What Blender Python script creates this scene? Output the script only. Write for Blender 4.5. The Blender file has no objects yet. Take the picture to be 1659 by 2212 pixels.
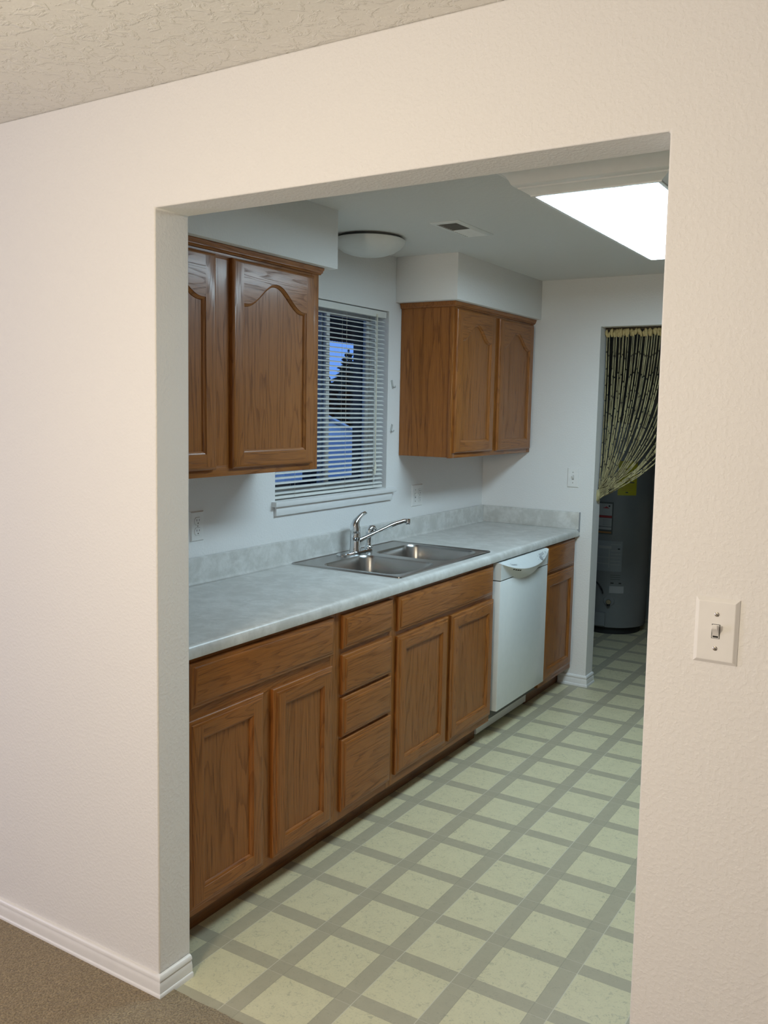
import bpy, bmesh, math, random
from mathutils import Vector, Matrix
R_ = random.Random(7)
S = bpy.context.scene
COL = S.collection
PI = math.pi

# ------------------------------------------------------------------ camera
cam_d = bpy.data.cameras.new('camera')
cam = bpy.data.objects.new('camera', cam_d)
COL.objects.link(cam)
rt = Vector((0.84797721, 0.52973208, 0.01784849))
up = Vector((-0.07553373, 0.0874441, 0.99330166))
fw = Vector((-0.52462301, 0.84364534, -0.11416324))
M = Matrix(((rt.x, up.x, -fw.x, 1.66987), (rt.y, up.y, -fw.y, -1.5975), (rt.z, up.z, -fw.z, 1.58066), (0, 0, 0, 1)))
cam.matrix_world = M
cam_d.sensor_fit = 'VERTICAL'
cam_d.sensor_height = 36.0
cam_d.sensor_width = 27.0
cam_d.lens = 1930.14 / 2212 * 36.0
cam_d.clip_start = 0.02
S.camera = cam

# ------------------------------------------------------------------ world, exposure, lamps
w = bpy.data.worlds.new('dusk')
S.world = w
w.use_nodes = True
wn = w.node_tree.nodes
bg = wn['Background']
bg.inputs[0].default_value = (0.165, 0.375, 1.0, 1)
bg.inputs[1].default_value = 1.0
S.view_settings.view_transform = 'Standard'
S.view_settings.look = 'None'
S.view_settings.exposure = 0.0
S.view_settings.gamma = 1.0

LENS_POWER = 22.5
LENS_COLOR = (0.62, 0.855, 1.0)
LIVING_POWER = 60.5
LIVING_COLOR = (1.0, 0.87, 0.655)


def lamp(name, kind, loc, power, color, **kw):
    d = bpy.data.lights.new(name, kind)
    d.energy = power
    d.color = color
    for k, v in kw.items():
        setattr(d, k, v)
    o = bpy.data.objects.new(name, d)
    o.location = loc
    COL.objects.link(o)
    return o


lamp('living_room_lamp', 'POINT', (0.5, -1.6, 1.60), LIVING_POWER, LIVING_COLOR, shadow_soft_size=0.13)

lw = lamp('living_room_cool_fill', 'AREA', (-3.1, -2.3, 1.15), 44.0, (0.72, 0.74, 1.0), shape='RECTANGLE', size=1.3, size_y=1.3)  # added cool fill for the lower left wall; no window is built here
lw.rotation_euler = (0, -PI / 2, 0)

# ------------------------------------------------------------------ node helpers
MATS = {}


class NT:
    def __init__(s, name):
        m = bpy.data.materials.new(name)
        m.use_nodes = True
        s.m = m
        s.t = m.node_tree
        s.n = s.t.nodes
        s.b = s.n['Principled BSDF']
        MATS[name] = m

    def node(s, typ, **kw):
        o = s.n.new(typ)
        for k, v in kw.items():
            setattr(o, k, v)
        return o

    def link(s, a, b):
        s.t.links.new(a, b)

    def put(s, sock, v):
        if hasattr(v, 'is_linked') or hasattr(v, 'links'):
            s.link(v, sock)
        else:
            sock.default_value = v

    def math(s, op, a, b=0.0, c=0.0):
        o = s.node('ShaderNodeMath', operation=op)
        s.put(o.inputs[0], a)
        s.put(o.inputs[1], b)
        s.put(o.inputs[2], c)
        return o.outputs[0]

    def mix(s, f, a, b, blend='MIX'):
        o = s.node('ShaderNodeMix', data_type='RGBA', blend_type=blend)
        s.put(o.inputs[0], f)
        s.put(o.inputs[6], a if hasattr(a, 'links') else (*a, 1))
        s.put(o.inputs[7], b if hasattr(b, 'links') else (*b, 1))
        return o.outputs[2]

    def coord(s, scale=(1, 1, 1), rnd=False, kind='Object'):
        tc = s.node('ShaderNodeTexCoord')
        mp = s.node('ShaderNodeMapping')
        s.link(tc.outputs[kind], mp.inputs[0])
        mp.inputs['Scale'].default_value = scale
        if rnd:
            oi = s.node('ShaderNodeObjectInfo')
            mul = s.math('MULTIPLY', oi.outputs['Random'], 37.0)
            cx = s.node('ShaderNodeCombineXYZ')
            for i in range(3):
                s.link(mul, cx.inputs[i])
            s.link(cx.outputs[0], mp.inputs['Location'])
        return mp.outputs[0]

    def noise(s, vec, scale=5, detail=2, rough=0.5, dist=0.0):
        o = s.node('ShaderNodeTexNoise')
        s.link(vec, o.inputs['Vector'])
        o.inputs['Scale'].default_value = scale
        o.inputs['Detail'].default_value = detail
        o.inputs['Roughness'].default_value = rough
        o.inputs['Distortion'].default_value = dist
        return o.outputs[0]

    def ramp(s, f, stops):
        o = s.node('ShaderNodeValToRGB')
        s.link(f, o.inputs[0])
        e = o.color_ramp.elements
        while len(e) < len(stops):
            e.new(0.5)
        for i, (p, c) in enumerate(stops):
            e[i].position = p
            e[i].color = (*c, 1) if len(c) == 3 else c
        return o.outputs[0]

    def smooth(s, f, a, b):
        o = s.node('ShaderNodeMapRange', interpolation_type='SMOOTHSTEP')
        s.link(f, o.inputs[0])
        o.inputs[1].default_value = a
        o.inputs[2].default_value = b
        return o.outputs[0]

    def bump(s, h, strength=0.2, dist=0.002):
        o = s.node('ShaderNodeBump')
        o.inputs['Strength'].default_value = strength
        o.inputs['Distance'].default_value = dist
        s.link(h, o.inputs['Height'])
        s.link(o.outputs[0], s.b.inputs['Normal'])

    def base(s, v):
        s.put(s.b.inputs['Base Color'], v if hasattr(v, 'links') else (*v, 1))

    def set(s, **kw):
        for k, v in kw.items():
            s.put(s.b.inputs[k.replace('_', ' ').title() if k != 'ior' else 'IOR'], v)


def plain(name, col, rough=0.5, metal=0.0, **kw):
    t = NT(name)
    v = t.coord((1, 1, 1))
    n = t.noise(v, 30, 2)
    c2 = tuple(x * 0.93 for x in col)
    t.base(t.mix(n, col, c2))
    t.b.inputs['Roughness'].default_value = rough
    t.b.inputs['Metallic'].default_value = metal
    for k, x in kw.items():
        t.b.inputs[k].default_value = x
    return t


# ---- paint
def paint(name, col, scale, strength, dist, knock=False, rough=0.75):
    t = NT(name)
    v = t.coord()
    if knock:
        a = t.noise(v, scale, 4, 0.6, 0.6)
        h = t.smooth(a, 0.48, 0.58)
        b = t.noise(v, scale * 3.5, 2)
        h = t.math('ADD', h, t.math('MULTIPLY', b, 0.4))
    else:
        a = t.noise(v, scale, 2, 0.5)
        b = t.noise(v, scale * 0.45, 2, 0.5)
        h = t.math('ADD', t.smooth(a, 0.40, 0.68), t.math('MULTIPLY', b, 0.6))
    big = t.noise(v, 1.3, 2)
    t.base(t.mix(big, col, tuple(x * 0.965 for x in col)))
    t.b.inputs['Roughness'].default_value = rough
    t.bump(h, strength, dist)


paint('wall_paint', (0.80, 0.785, 0.77), 120, 0.24, 0.0016)
paint('ceiling_texture', (0.76, 0.74, 0.69), 26, 0.45, 0.004, knock=True, rough=0.6)
paint('ceiling_smooth', (0.72, 0.71, 0.69), 60, 0.25, 0.0015)
plain('trim_paint', (0.82, 0.81, 0.80), 0.35)
plain('white_plastic', (0.83, 0.815, 0.795), 0.35)
plain('white_enamel', (0.70, 0.73, 0.73), 0.2)
plain('white_metal', (0.78, 0.78, 0.76), 0.4)
plain('blind_vinyl', (0.80, 0.80, 0.76), 0.45)
plain('window_vinyl', (0.75, 0.75, 0.74), 0.4)
plain('cream_plastic', (0.78, 0.74, 0.60), 0.4)
plain('dark_slot', (0.015, 0.015, 0.014), 0.6)
plain('dark_line', (0.10, 0.10, 0.095), 0.7)
plain('grey_print', (0.30, 0.31, 0.33), 0.5)
plain('vent_dark', (0.03, 0.03, 0.026), 0.8)
plain('chrome', (0.78, 0.80, 0.82), 0.07, 1.0)
plain('screw_metal', (0.62, 0.58, 0.53), 0.35, 1.0)
plain('cabinet_inside', (0.35, 0.24, 0.13), 0.7)
plain('heater_grey', (0.22, 0.225, 0.22), 0.45)
plain('heater_dark', (0.015, 0.015, 0.015), 0.6)
plain('label_white', (0.42, 0.41, 0.40), 0.5)
plain('label_grey', (0.30, 0.315, 0.325), 0.5)
plain('label_yellow', (0.55, 0.47, 0.03), 0.5)
plain('label_red', (0.35, 0.03, 0.03), 0.5)
plain('label_orange', (0.40, 0.19, 0.06), 0.5)
plain('red_enamel', (0.20, 0.015, 0.012), 0.35)
plain('brass', (0.45, 0.40, 0.30), 0.25, 1.0)
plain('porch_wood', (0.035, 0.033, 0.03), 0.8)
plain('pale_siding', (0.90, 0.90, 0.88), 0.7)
plain('grey_siding', (0.56, 0.57, 0.60), 0.7)  # greyer siding of the lower house wall
plain('shingle', (0.10, 0.10, 0.11), 0.9)
plain('gravel', (0.12, 0.115, 0.10), 0.95)
plain('bark', (0.06, 0.045, 0.03), 0.9)
plain('needles', (0.022, 0.035, 0.026), 0.9)
plain('hook_plastic', (0.50, 0.51, 0.50), 0.2)
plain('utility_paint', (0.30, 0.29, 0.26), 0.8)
plain('wall_right_dark', (0.15, 0.105, 0.07), 0.7)  # unseen right wall, darkened to cut bounce and reflections as dark cabinets would

# ---- brushed steel
t = plain('stainless', (0.47, 0.455, 0.44), 0.27, 1.0)
v = t.coord((8, 300, 300))
t.bump(t.noise(v, 3, 2), 0.06, 0.001)

# ---- lamp lens (gives off light)
t = NT('lit_lens')
t.base((0.9, 0.9, 0.9))
t.b.inputs['Emission Color'].default_value = (*LENS_COLOR, 1)
t.b.inputs['Emission Strength'].default_value = LENS_POWER

# ---- glass
t = NT('window_glass')
tr = t.node('ShaderNodeBsdfTransparent')
tr.inputs[0].default_value = (0.93, 0.96, 0.97, 1)
gl = t.node('ShaderNodeBsdfGlossy')
gl.inputs['Roughness'].default_value = 0.02
fr = t.node('ShaderNodeFresnel')
fr.inputs[0].default_value = 1.45
mx = t.node('ShaderNodeMixShader')
t.link(fr.outputs[0], mx.inputs[0])
t.link(tr.outputs[0], mx.inputs[1])
t.link(gl.outputs[0], mx.inputs[2])
t.link(mx.outputs[0], t.n['Material Output'].inputs[0])


# ---- oak: growth rings from contours of a stretched noise + fine pores
def oak(name, along, tone=1.0, ring=15.0):
    t = NT(name)
    big = {'z': (13, 13, 1.15), 'y': (13, 1.15, 13)}[along]
    fine = {'z': (520, 520, 11), 'y': (520, 11, 520)}[along]
    med = {'z': (120, 120, 3.2), 'y': (120, 3.2, 120)}[along]
    n1 = t.noise(t.coord(big, True), 1.0, 2, 0.4, 0.25)
    wob = t.noise(t.coord(med, True), 1, 3, 0.6)
    val = t.math('ADD', t.math('MULTIPLY', n1, ring), t.math('MULTIPLY', wob, 0.16))
    rg = t.math('FRACT', val)                       # saw-tooth growth rings: sharp early wood, soft late wood
    line = t.math('MULTIPLY', t.smooth(rg, 0.50, 0.93), t.math('SUBTRACT', 1.0, t.smooth(rg, 0.94, 1.0)))
    pores = t.math('SUBTRACT', 1.0, t.smooth(t.noise(t.coord(fine, True), 1, 2, 0.6), 0.34, 0.52))
    k = tone * 0.78
    light = (0.445 * k, 0.160 * k, 0.031 * k)
    mid = (0.35 * k, 0.117 * k, 0.020 * k)
    dark = (0.150 * k, 0.045 * k, 0.008 * k)
    c = t.mix(wob, light, mid)
    poreline = t.math('MULTIPLY', line, t.math('ADD', 0.45, t.math('MULTIPLY', pores, 0.55)))
    c = t.mix(t.math('MULTIPLY', poreline, 0.80), c, dark)
    c = t.mix(t.math('MULTIPLY', pores, 0.42), c, dark)
    t.base(c)
    t.b.inputs['Roughness'].default_value = 0.42
    t.b.inputs['Specular IOR Level'].default_value = 0.30
    t.link(t.math('MULTIPLY', t.math('SUBTRACT', 1.0, poreline), 0.36), t.b.inputs['Coat Weight'])
    t.b.inputs['Coat Roughness'].default_value = 0.17
    t.bump(t.math('SUBTRACT', 1.0, t.math('ADD', poreline, t.math('MULTIPLY', pores, 0.5))), 0.25, 0.0010)


oak('oak_upright', 'z')
oak('oak_level', 'y')
oak('oak_panel', 'z', 0.96, 11.0)
oak('oak_veneer', 'z', 1.05, 6.0)
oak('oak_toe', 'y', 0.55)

# ---- laminate worktop
t = NT('laminate')
v = t.coord()
a = t.noise(v, 14, 4, 0.6, 0.4)
b = t.noise(v, 55, 3, 0.6)
c = t.noise(v, 240, 2)
m1 = t.mix(t.smooth(a, 0.35, 0.68), (0.54, 0.53, 0.50), (0.67, 0.66, 0.635))
m2 = t.mix(t.math('MULTIPLY', t.smooth(b, 0.45, 0.75), 0.35), m1, (0.46, 0.44, 0.405))
m3 = t.mix(t.math('MULTIPLY', t.smooth(c, 0.58, 0.72), 0.25), m2, (0.38, 0.38, 0.37))
t.base(m3)
t.b.inputs['Roughness'].default_value = 0.33
t.bump(c, 0.05, 0.0004)

# ---- sheet vinyl floor: cream squares in a grid of taupe bands
t = NT('vinyl_tile')
tc = t.node('ShaderNodeTexCoord')
sx = t.node('ShaderNodeSeparateXYZ')
t.link(tc.outputs['Object'], sx.inputs[0])
v = t.coord()


def cell(sock, phase, pitch):
    u = t.math('DIVIDE', t.math('SUBTRACT', sock, phase), pitch)
    fr = t.math('FRACT', t.math('ADD', u, 100.5))        # 0.5 = band centre
    return t.math('MULTIPLY', t.math('ABSOLUTE', t.math('SUBTRACT', fr, 0.5)), pitch), t.math('FLOOR', t.math('ADD', u, 100.0))


dx, ix = cell(sx.outputs[0], 0.1868, 0.2303)
dy, iy = cell(sx.outputs[1], 0.0445, 0.2325)
HB = 0.0262
bandx = t.math('LESS_THAN', dx, HB)
bandy = t.math('LESS_THAN', dy, HB)
band = t.math('MAXIMUM', bandx, bandy)
cross = t.math('MULTIPLY', bandx, bandy)
n1 = t.noise(v, 22, 4, 0.62, 0.8)
n2 = t.noise(v, 75, 3, 0.65, 1.2)
n3 = t.noise(v, 160, 2, 0.5)
sp = t.math('MULTIPLY', t.smooth(n2, 0.53, 0.66), t.smooth(n1, 0.38, 0.58))
cream = t.mix(n1, (0.69, 0.625, 0.41), (0.59, 0.535, 0.345))
cream = t.mix(t.math('MULTIPLY', sp, 0.55), cream, (0.36, 0.34, 0.235))
cream = t.mix(t.math('MULTIPLY', t.smooth(n3, 0.56, 0.72), 0.35), cream, (0.40, 0.37, 0.25))
taupe = t.mix(n1, (0.455, 0.41, 0.29), (0.385, 0.345, 0.245))
taupe = t.mix(t.math('MULTIPLY', t.smooth(n2, 0.55, 0.72), 0.35), taupe, (0.27, 0.25, 0.19))
taupe = t.mix(t.math('MULTIPLY', cross, 0.22), taupe, (0.34, 0.30, 0.22))
colr = t.mix(band, cream, taupe)
ed = t.math('MINIMUM', t.math('ABSOLUTE', t.math('SUBTRACT', dx, HB)), 10.0)
edx = t.math('LESS_THAN', ed, 0.0013)
edy = t.math('MULTIPLY', t.math('LESS_THAN', t.math('ABSOLUTE', t.math('SUBTRACT', dy, HB)), 0.0012), bandx)
hi = t.math('MULTIPLY', edx, t.math('GREATER_THAN', t.math('FRACT', t.math('MULTIPLY', ix, 0.5)), 0.25))
colr = t.mix(t.math('MULTIPLY', edx, 0.45), colr, (0.27, 0.255, 0.19))
colr = t.mix(t.math('MULTIPLY', hi, 0.6), colr, (0.70, 0.66, 0.52))
colr = t.mix(t.math('MULTIPLY', edy, 0.35), colr, (0.62, 0.57, 0.45))
t.base(colr)
t.b.inputs['Roughness'].default_value = 0.42
hgt = t.math('SUBTRACT', 1.0, edx)
t.bump(t.math('ADD', hgt, t.math('MULTIPLY', n2, 0.5)), 0.18, 0.001)

# ---- carpet
t = NT('carpet')
v = t.coord()
a = t.noise(v, 210, 3, 0.65)
b = t.noise(v, 75, 3, 0.6)
c = t.noise(v, 7, 3)
cc = t.mix(t.smooth(a, 0.30, 0.72), (0.11, 0.080, 0.040), (0.415, 0.325, 0.185))
cc = t.mix(t.math('MULTIPLY', t.smooth(b, 0.4, 0.75), 0.5), cc, (0.21, 0.158, 0.088))
cc = t.mix(t.math('MULTIPLY', c, 0.35), cc, (0.33, 0.235, 0.15))
t.base(cc)
t.b.inputs['Roughness'].default_value = 0.95
t.b.inputs['Sheen Weight'].default_value = 0.2
t.bump(t.math('ADD', a, b), 0.9, 0.006)

# ---- bamboo strands
t = NT('bamboo')
v = t.coord((60, 60, 14), True)
n = t.noise(v, 1, 3)
n2 = t.noise(t.coord((40, 40, 40)), 1, 1)
t.base(t.mix(t.smooth(n, 0.3, 0.7), t.mix(n2, (0.50, 0.43, 0.22), (0.33, 0.30, 0.165)), (0.17, 0.145, 0.075)))
t.b.inputs['Roughness'].default_value = 0.4
plain('bamboo_knot', (0.07, 0.055, 0.03), 0.6)
plain('raffia', (0.52, 0.40, 0.18), 0.8)


# ------------------------------------------------------------------ mesh helpers
ORG = {}


class MB:
    def __init__(s):
        s.bm = bmesh.new()
        s.names = []

    def mi(s, mat):
        if mat not in s.names:
            s.names.append(mat)
        return s.names.index(mat)

    def face(s, pts, mat):
        vs = [s.bm.verts.new(p) for p in pts]
        f = s.bm.faces.new(vs)
        f.material_index = s.mi(mat)
        return f

    def box(s, x0, x1, y0, y1, z0, z1, mat, bev=0.0):
        m = s.mi(mat)
        if bev <= 0:
            c = [(x, y, z) for x in (x0, x1) for y in (y0, y1) for z in (z0, z1)]
            vs = [s.bm.verts.new(p) for p in c]
            for f in ((0, 1, 3, 2), (4, 6, 7, 5), (0, 4, 5, 1), (2, 3, 7, 6), (0, 2, 6, 4), (1, 5, 7, 3)):
                s.bm.faces.new([vs[i] for i in f]).material_index = m
            return
        t = bmesh.new()
        r = bmesh.ops.create_cube(t, size=1.0)
        for q in t.verts:
            q.co = Vector(((x0 + x1) / 2 + q.co.x * (x1 - x0), (y0 + y1) / 2 + q.co.y * (y1 - y0), (z0 + z1) / 2 + q.co.z * (z1 - z0)))
        bmesh.ops.bevel(t, geom=t.edges[:], offset=bev, segments=2, profile=0.5, affect='EDGES')
        s.merge(t, m)

    def merge(s, t, m):
        mp = {}
        for q in t.verts:
            mp[q] = s.bm.verts.new(q.co)
        for f in t.faces:
            s.bm.faces.new([mp[q] for q in f.verts]).material_index = m
        t.free()

    def loft(s, loops, mat, closed=True, cap0=False, cap1=False, mats=None):
        m = s.mi(mat)
        L = [[s.bm.verts.new(p) for p in lp] for lp in loops]
        n = len(L[0])
        for i in range(len(L) - 1):
            for j in range(n if closed else n - 1):
                k = (j + 1) % n
                try:
                    f = s.bm.faces.new((L[i][j], L[i][k], L[i + 1][k], L[i + 1][j]))
                    f.material_index = s.mi(mats[j]) if mats else m
                except ValueError:
                    pass
        if cap0:
            s.bm.faces.new(L[0][::-1]).material_index = m
        if cap1:
            s.bm.faces.new(L[-1]).material_index = m
        return L

    def tube(s, path, radii, mat, n=12, caps=True, flat=None):
        path = [Vector(p) for p in path]
        if not hasattr(radii, '__len__'):
            radii = [radii] * len(path)
        loops = []
        ref = None
        for i, p in enumerate(path):
            a = path[max(0, i - 1)]
            b = path[min(len(path) - 1, i + 1)]
            d = (b - a).normalized()
            if ref is None:
                ref = Vector((0, 0, 1)) if abs(d.z) < 0.9 else Vector((1, 0, 0))
            u = (ref - d * ref.dot(d)).normalized()
            ref = u
            w2 = d.cross(u)
            r = radii[i]
            fl = flat if flat else 1.0
            loops.append([p + (u * math.cos(2 * PI * k / n) * fl + w2 * math.sin(2 * PI * k / n)) * r for k in range(n)])
        s.loft(loops, mat, True, caps, caps)

    def lathe(s, prof, center, mat, n=32, axis='z', a0=0, a1=2 * PI, caps=False):
        c = Vector(center)
        full = abs(a1 - a0 - 2 * PI) < 1e-6
        k = n if full else n + 1
        loops = []
        for r, h in prof:
            lp = []
            for i in range(k):
                an = a0 + (a1 - a0) * i / n
                x, y = max(r, 1e-5) * math.cos(an), max(r, 1e-5) * math.sin(an)
                p = {'z': (x, y, h), 'x': (h, x, y), 'y': (y, h, x), '-x': (-h, y, x)}[axis]
                lp.append(c + Vector(p))
            loops.append(lp)
        s.loft(loops, mat, full, caps, caps)

    def prism(s, poly, axis, a, b, mat, bev=0):
        """poly: 2-D points; axis: extrusion axis ('x': (y,z), 'y': (x,z), 'z': (x,y))"""
        def P(q, h):
            return {'x': (h, q[0], q[1]), 'y': (q[0], h, q[1]), 'z': (q[0], q[1], h)}[axis]
        t = bmesh.new()
        v0 = [t.verts.new(P(q, a)) for q in poly]
        v1 = [t.verts.new(P(q, b)) for q in poly]
        t.faces.new(v0)
        t.faces.new(v1[::-1])
        n = len(poly)
        for i in range(n):
            j = (i + 1) % n
            t.faces.new((v0[i], v1[i], v1[j], v0[j]))
        bmesh.ops.recalc_face_normals(t, faces=t.faces[:])
        if bev:
            bmesh.ops.bevel(t, geom=t.edges[:], offset=bev, segments=2, profile=0.5, affect='EDGES')
        s.merge(t, s.mi(mat))

    def build(s, name, parent=None, org=None, recalc=True, ang=38):
        o0 = Vector(org) if org is not None else Vector(ORG.get(parent.name, (0, 0, 0)) if parent else (0, 0, 0))
        if recalc:
            bmesh.ops.recalc_face_normals(s.bm, faces=s.bm.faces[:])
        for q in s.bm.verts:
            q.co -= o0
        lim = math.radians(ang)
        for e in s.bm.edges:
            if len(e.link_faces) == 2:
                e.smooth = e.calc_face_angle(0) < lim
        for f in s.bm.faces:
            f.smooth = True
        me = bpy.data.meshes.new(name)
        s.bm.to_mesh(me)
        s.bm.free()
        for m in s.names:
            me.materials.append(MATS[m])
        ob = bpy.data.objects.new(name, me)
        COL.objects.link(ob)
        ORG[ob.name] = o0
        if parent:
            ob.parent = parent
        else:
            ob.location = o0
        return ob


def tag(o, label, cat, group=None, kind=None):
    o['label'] = label
    if cat:
        o['category'] = cat
    if group:
        o['group'] = group
    if kind:
        o['kind'] = kind
    return o


def thing(name, loc, label, cat, group=None, kind=None):
    e = bpy.data.objects.new(name, None)
    e.empty_display_size = 0.05
    e.location = loc
    COL.objects.link(e)
    ORG[e.name] = Vector(loc)
    return tag(e, label, cat, group, kind)


def struct(o, label, cat='structure'):
    return tag(o, label, cat, None, 'structure')


# ------------------------------------------------------------------ measures
T = 0.116                      # partition thickness
XW = -0.685                    # window wall face
YF = 3.315                     # far wall face
HK, HL = 2.326, 2.339          # kitchen / living ceilings
XR = 2.05                      # unseen right kitchen wall
ZT, ZB, ZBS = 0.9165, 0.8766, 1.0154
XF = -0.0586                   # worktop front
FF = -0.085                    # base face frame plane
UF = -0.387                    # wall cabinet face frame plane

# ------------------------------------------------------------------ room shell
m = MB()
poly = [(-3.2, 0), (-0.008, 0), (0.006, 2.057), (1.236, 2.060), (1.249, 0), (3.2, 0), (3.2, HL), (-3.2, HL)]
m.prism(poly, 'y', 0.0, T, 'wall_paint')
o = struct(m.build('wall_front'), 'cream painted wall with the wide cased opening into the kitchen', 'wall')
bv = o.modifiers.new('edge', 'BEVEL')
bv.width = 0.004
bv.segments = 3
bv.limit_method = 'ANGLE'
bv.angle_limit = math.radians(50)

WY0, WY1, WZ0, WZ1 = 1.323, 2.204, 1.189, 2.058
m = MB()
ys = [T - 0.02, WY0, WY1, YF + 0.02]
zs = [-0.02, WZ0, WZ1, HK + 0.02]
X2 = XW - 0.15
for i in range(3):
    for j in range(3):
        if i == 1 and j == 1:
            continue
        for x in (XW, X2):
            m.face([(x, ys[i], zs[j]), (x, ys[i + 1], zs[j]), (x, ys[i + 1], zs[j + 1]), (x, ys[i], zs[j + 1])], 'wall_paint')
for a, b in (((WY0, WZ0), (WY1, WZ0)), ((WY1, WZ0), (WY1, WZ1)), ((WY1, WZ1), (WY0, WZ1)), ((WY0, WZ1), (WY0, WZ0))):
    m.face([(XW, a[0], a[1]), (XW, b[0], b[1]), (X2, b[0], b[1]), (X2, a[0], a[1])], 'wall_paint')
for a, b in (((ys[0], zs[0]), (ys[3], zs[0])), ((ys[3], zs[0]), (ys[3], zs[3])), ((ys[3], zs[3]), (ys[0], zs[3])), ((ys[0], zs[3]), (ys[0], zs[0]))):
    m.face([(XW, a[0], a[1]), (XW, b[0], b[1]), (X2, b[0], b[1]), (X2, a[0], a[1])], 'wall_paint')
bmesh.ops.remove_doubles(m.bm, verts=m.bm.verts[:], dist=1e-5)
struct(m.build('wall_left'), 'white kitchen wall behind the sink with the window opening', 'wall')

DX0, DX1, DZ = 0.012, 0.625, 2.058
m = MB()
m.prism([(XW, 0), (DX0, 0), (DX0, DZ), (DX1, DZ), (DX1, 0), (XR, 0), (XR, HK), (XW, HK)], 'y', YF, YF + 0.1145, 'wall_paint')
struct(m.build('wall_back'), 'white far kitchen wall with the open doorway to the utility room', 'wall')
m = MB()
m.box(XR, XR + 0.1, T, YF, 0, HK, 'wall_right_dark')
struct(m.build('wall_right'), 'unseen kitchen wall opposite the sink, darkened in place of oak cabinets', 'wall')

m = MB()
m.box(-1.15, XR + 0.1, T - 0.01, 5.4, HK, HK + 0.08, 'ceiling_smooth')
struct(m.build('ceiling'), 'smooth white kitchen ceiling', 'ceiling')
m = MB()
m.box(-3.3, 3.3, -4.4, 0.02, HL, HL + 0.08, 'ceiling_texture')
struct(m.build('ceiling'), 'cream textured ceiling of the carpeted room', 'ceiling')

m = MB()
m.box(-1.2, XR + 0.1, 0.0, 5.4, -0.05, 0.0, 'vinyl_tile')
struct(m.build('floor'), 'cream and taupe squared vinyl floor of the kitchen', 'floor')
m = MB()
# carpet edge tucks up to a slightly wavy line under the opening
edge = []
for i in range(61):
    x = -0.01 + 1.26 * i / 60
    edge.append((x, 0.0335 + 0.0015 * math.sin(x * 47) + 0.001 * math.sin(x * 131)))
top = [(-3.2, -4.3), (3.2, -4.3), (3.2, 0.0), (1.25, 0.0)] + edge[::-1] + [(-0.01, 0.0), (-3.2, 0.0)]
m.prism(top, 'z', -0.04, 0.006, 'carpet')
struct(m.build('floor'), 'brown cut pile carpet in front of the opening', 'floor')

for nm, b, lab in (('wall_west', (-3.3, -3.2, -4.3, 0, 0, HL), 'plain cream wall of the carpeted room on its west side'),
                   ('wall_east', (3.2, 3.3, -4.3, 0, 0, HL), 'plain cream wall of the carpeted room on its east side'),
                   ('wall_south', (-3.3, 3.3, -4.4, -4.3, 0, HL), 'plain cream wall of the carpeted room behind the viewer')):
    m = MB()
    m.box(*b, 'wall_paint')
    struct(m.build(nm), lab, 'wall')

# utility room shell
UL, UR, UB = -1.0, 1.3, 5.25
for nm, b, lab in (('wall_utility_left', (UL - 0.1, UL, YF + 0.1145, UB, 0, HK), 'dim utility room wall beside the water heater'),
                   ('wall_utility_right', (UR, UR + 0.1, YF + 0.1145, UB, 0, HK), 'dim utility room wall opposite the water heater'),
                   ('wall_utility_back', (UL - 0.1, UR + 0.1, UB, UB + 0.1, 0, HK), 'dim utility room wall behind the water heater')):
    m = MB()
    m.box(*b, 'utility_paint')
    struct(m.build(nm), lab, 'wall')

# boxed soffits over the wall cabinets
m = MB()
m.box(XW, -0.343, T, 1.274, 2.1085, HK + 0.004, 'wall_paint', 0.003)
struct(m.build('trim_1'), 'white boxed soffit above the near wall cabinet', 'soffit')
m = MB()
m.box(XW, -0.343, 2.2655, YF, 2.1085, HK + 0.004, 'wall_paint', 0.003)
struct(m.build('trim_2'), 'white boxed soffit above the far wall cabinet', 'soffit')

# baseboards
BP = [(0.0166, 0.0), (0.0166, 0.010), (0.0150, 0.0135), (0.0125, 0.015), (0.0122, 0.034), (0.0100, 0.0425), (0.0085, 0.045), (0.0085, 0.0475), (0.0115, 0.0495), (0.0115, 0.055), (0.0085, 0.0605), (0.003, 0.0635), (0, 0.0635)]


def baseboard(name, path, label, z0=0.0, hs=1.0):
    """path: list of (x, y, outward normals) with mitred corners"""
    m = MB()
    loops = []
    for x, y, nx, ny in path:
        loops.append([(x + nx * d, y + ny * d, z0 + h * hs) for d, h in BP])
    m.loft(loops, 'trim_paint', closed=False)
    for lp in (loops[0], loops[-1]):
        x, y = lp[-1][0], lp[-1][1]
        m.face(lp + [(x, y, z0)], 'trim_paint')
    bmesh.ops.remove_doubles(m.bm, verts=m.bm.verts[:], dist=1e-6)
    return struct(m.build(name), label, 'baseboard')


baseboard('baseboard_left', [(-3.2, 0, 0, -1), (-0.006, 0, 1, -1), (-0.006, T - 0.006, 1, 0)], 'white moulded baseboard wrapping the near corner of the opening')
baseboard('baseboard_right', [(1.247, T, -1, 1), (1.247, 0, -1, -1), (3.2, 0, 0, -1)], 'white moulded baseboard on the wall below the light switch')
baseboard('baseboard_back', [(-0.150, YF, 0, -1), (DX0, YF, 1, -1), (DX0, YF + 0.1145, 1, 0)], 'short white moulded baseboard between cabinets and doorway')

# ------------------------------------------------------------------ cabinet joinery
EDGE = [(0, 0), (0, 0.009), (0.002, 0.0115), (0.007, 0.0135), (0.0125, 0.0145), (0.0135, 0.0165), (0.018, 0.0185), (0.021, 0.019)]
EDGE_UP = [(0, 0), (0, 0.011), (0.0015, 0.014), (0.004, 0.0165), (0.008, 0.0185), (0.011, 0.019)]


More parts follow.
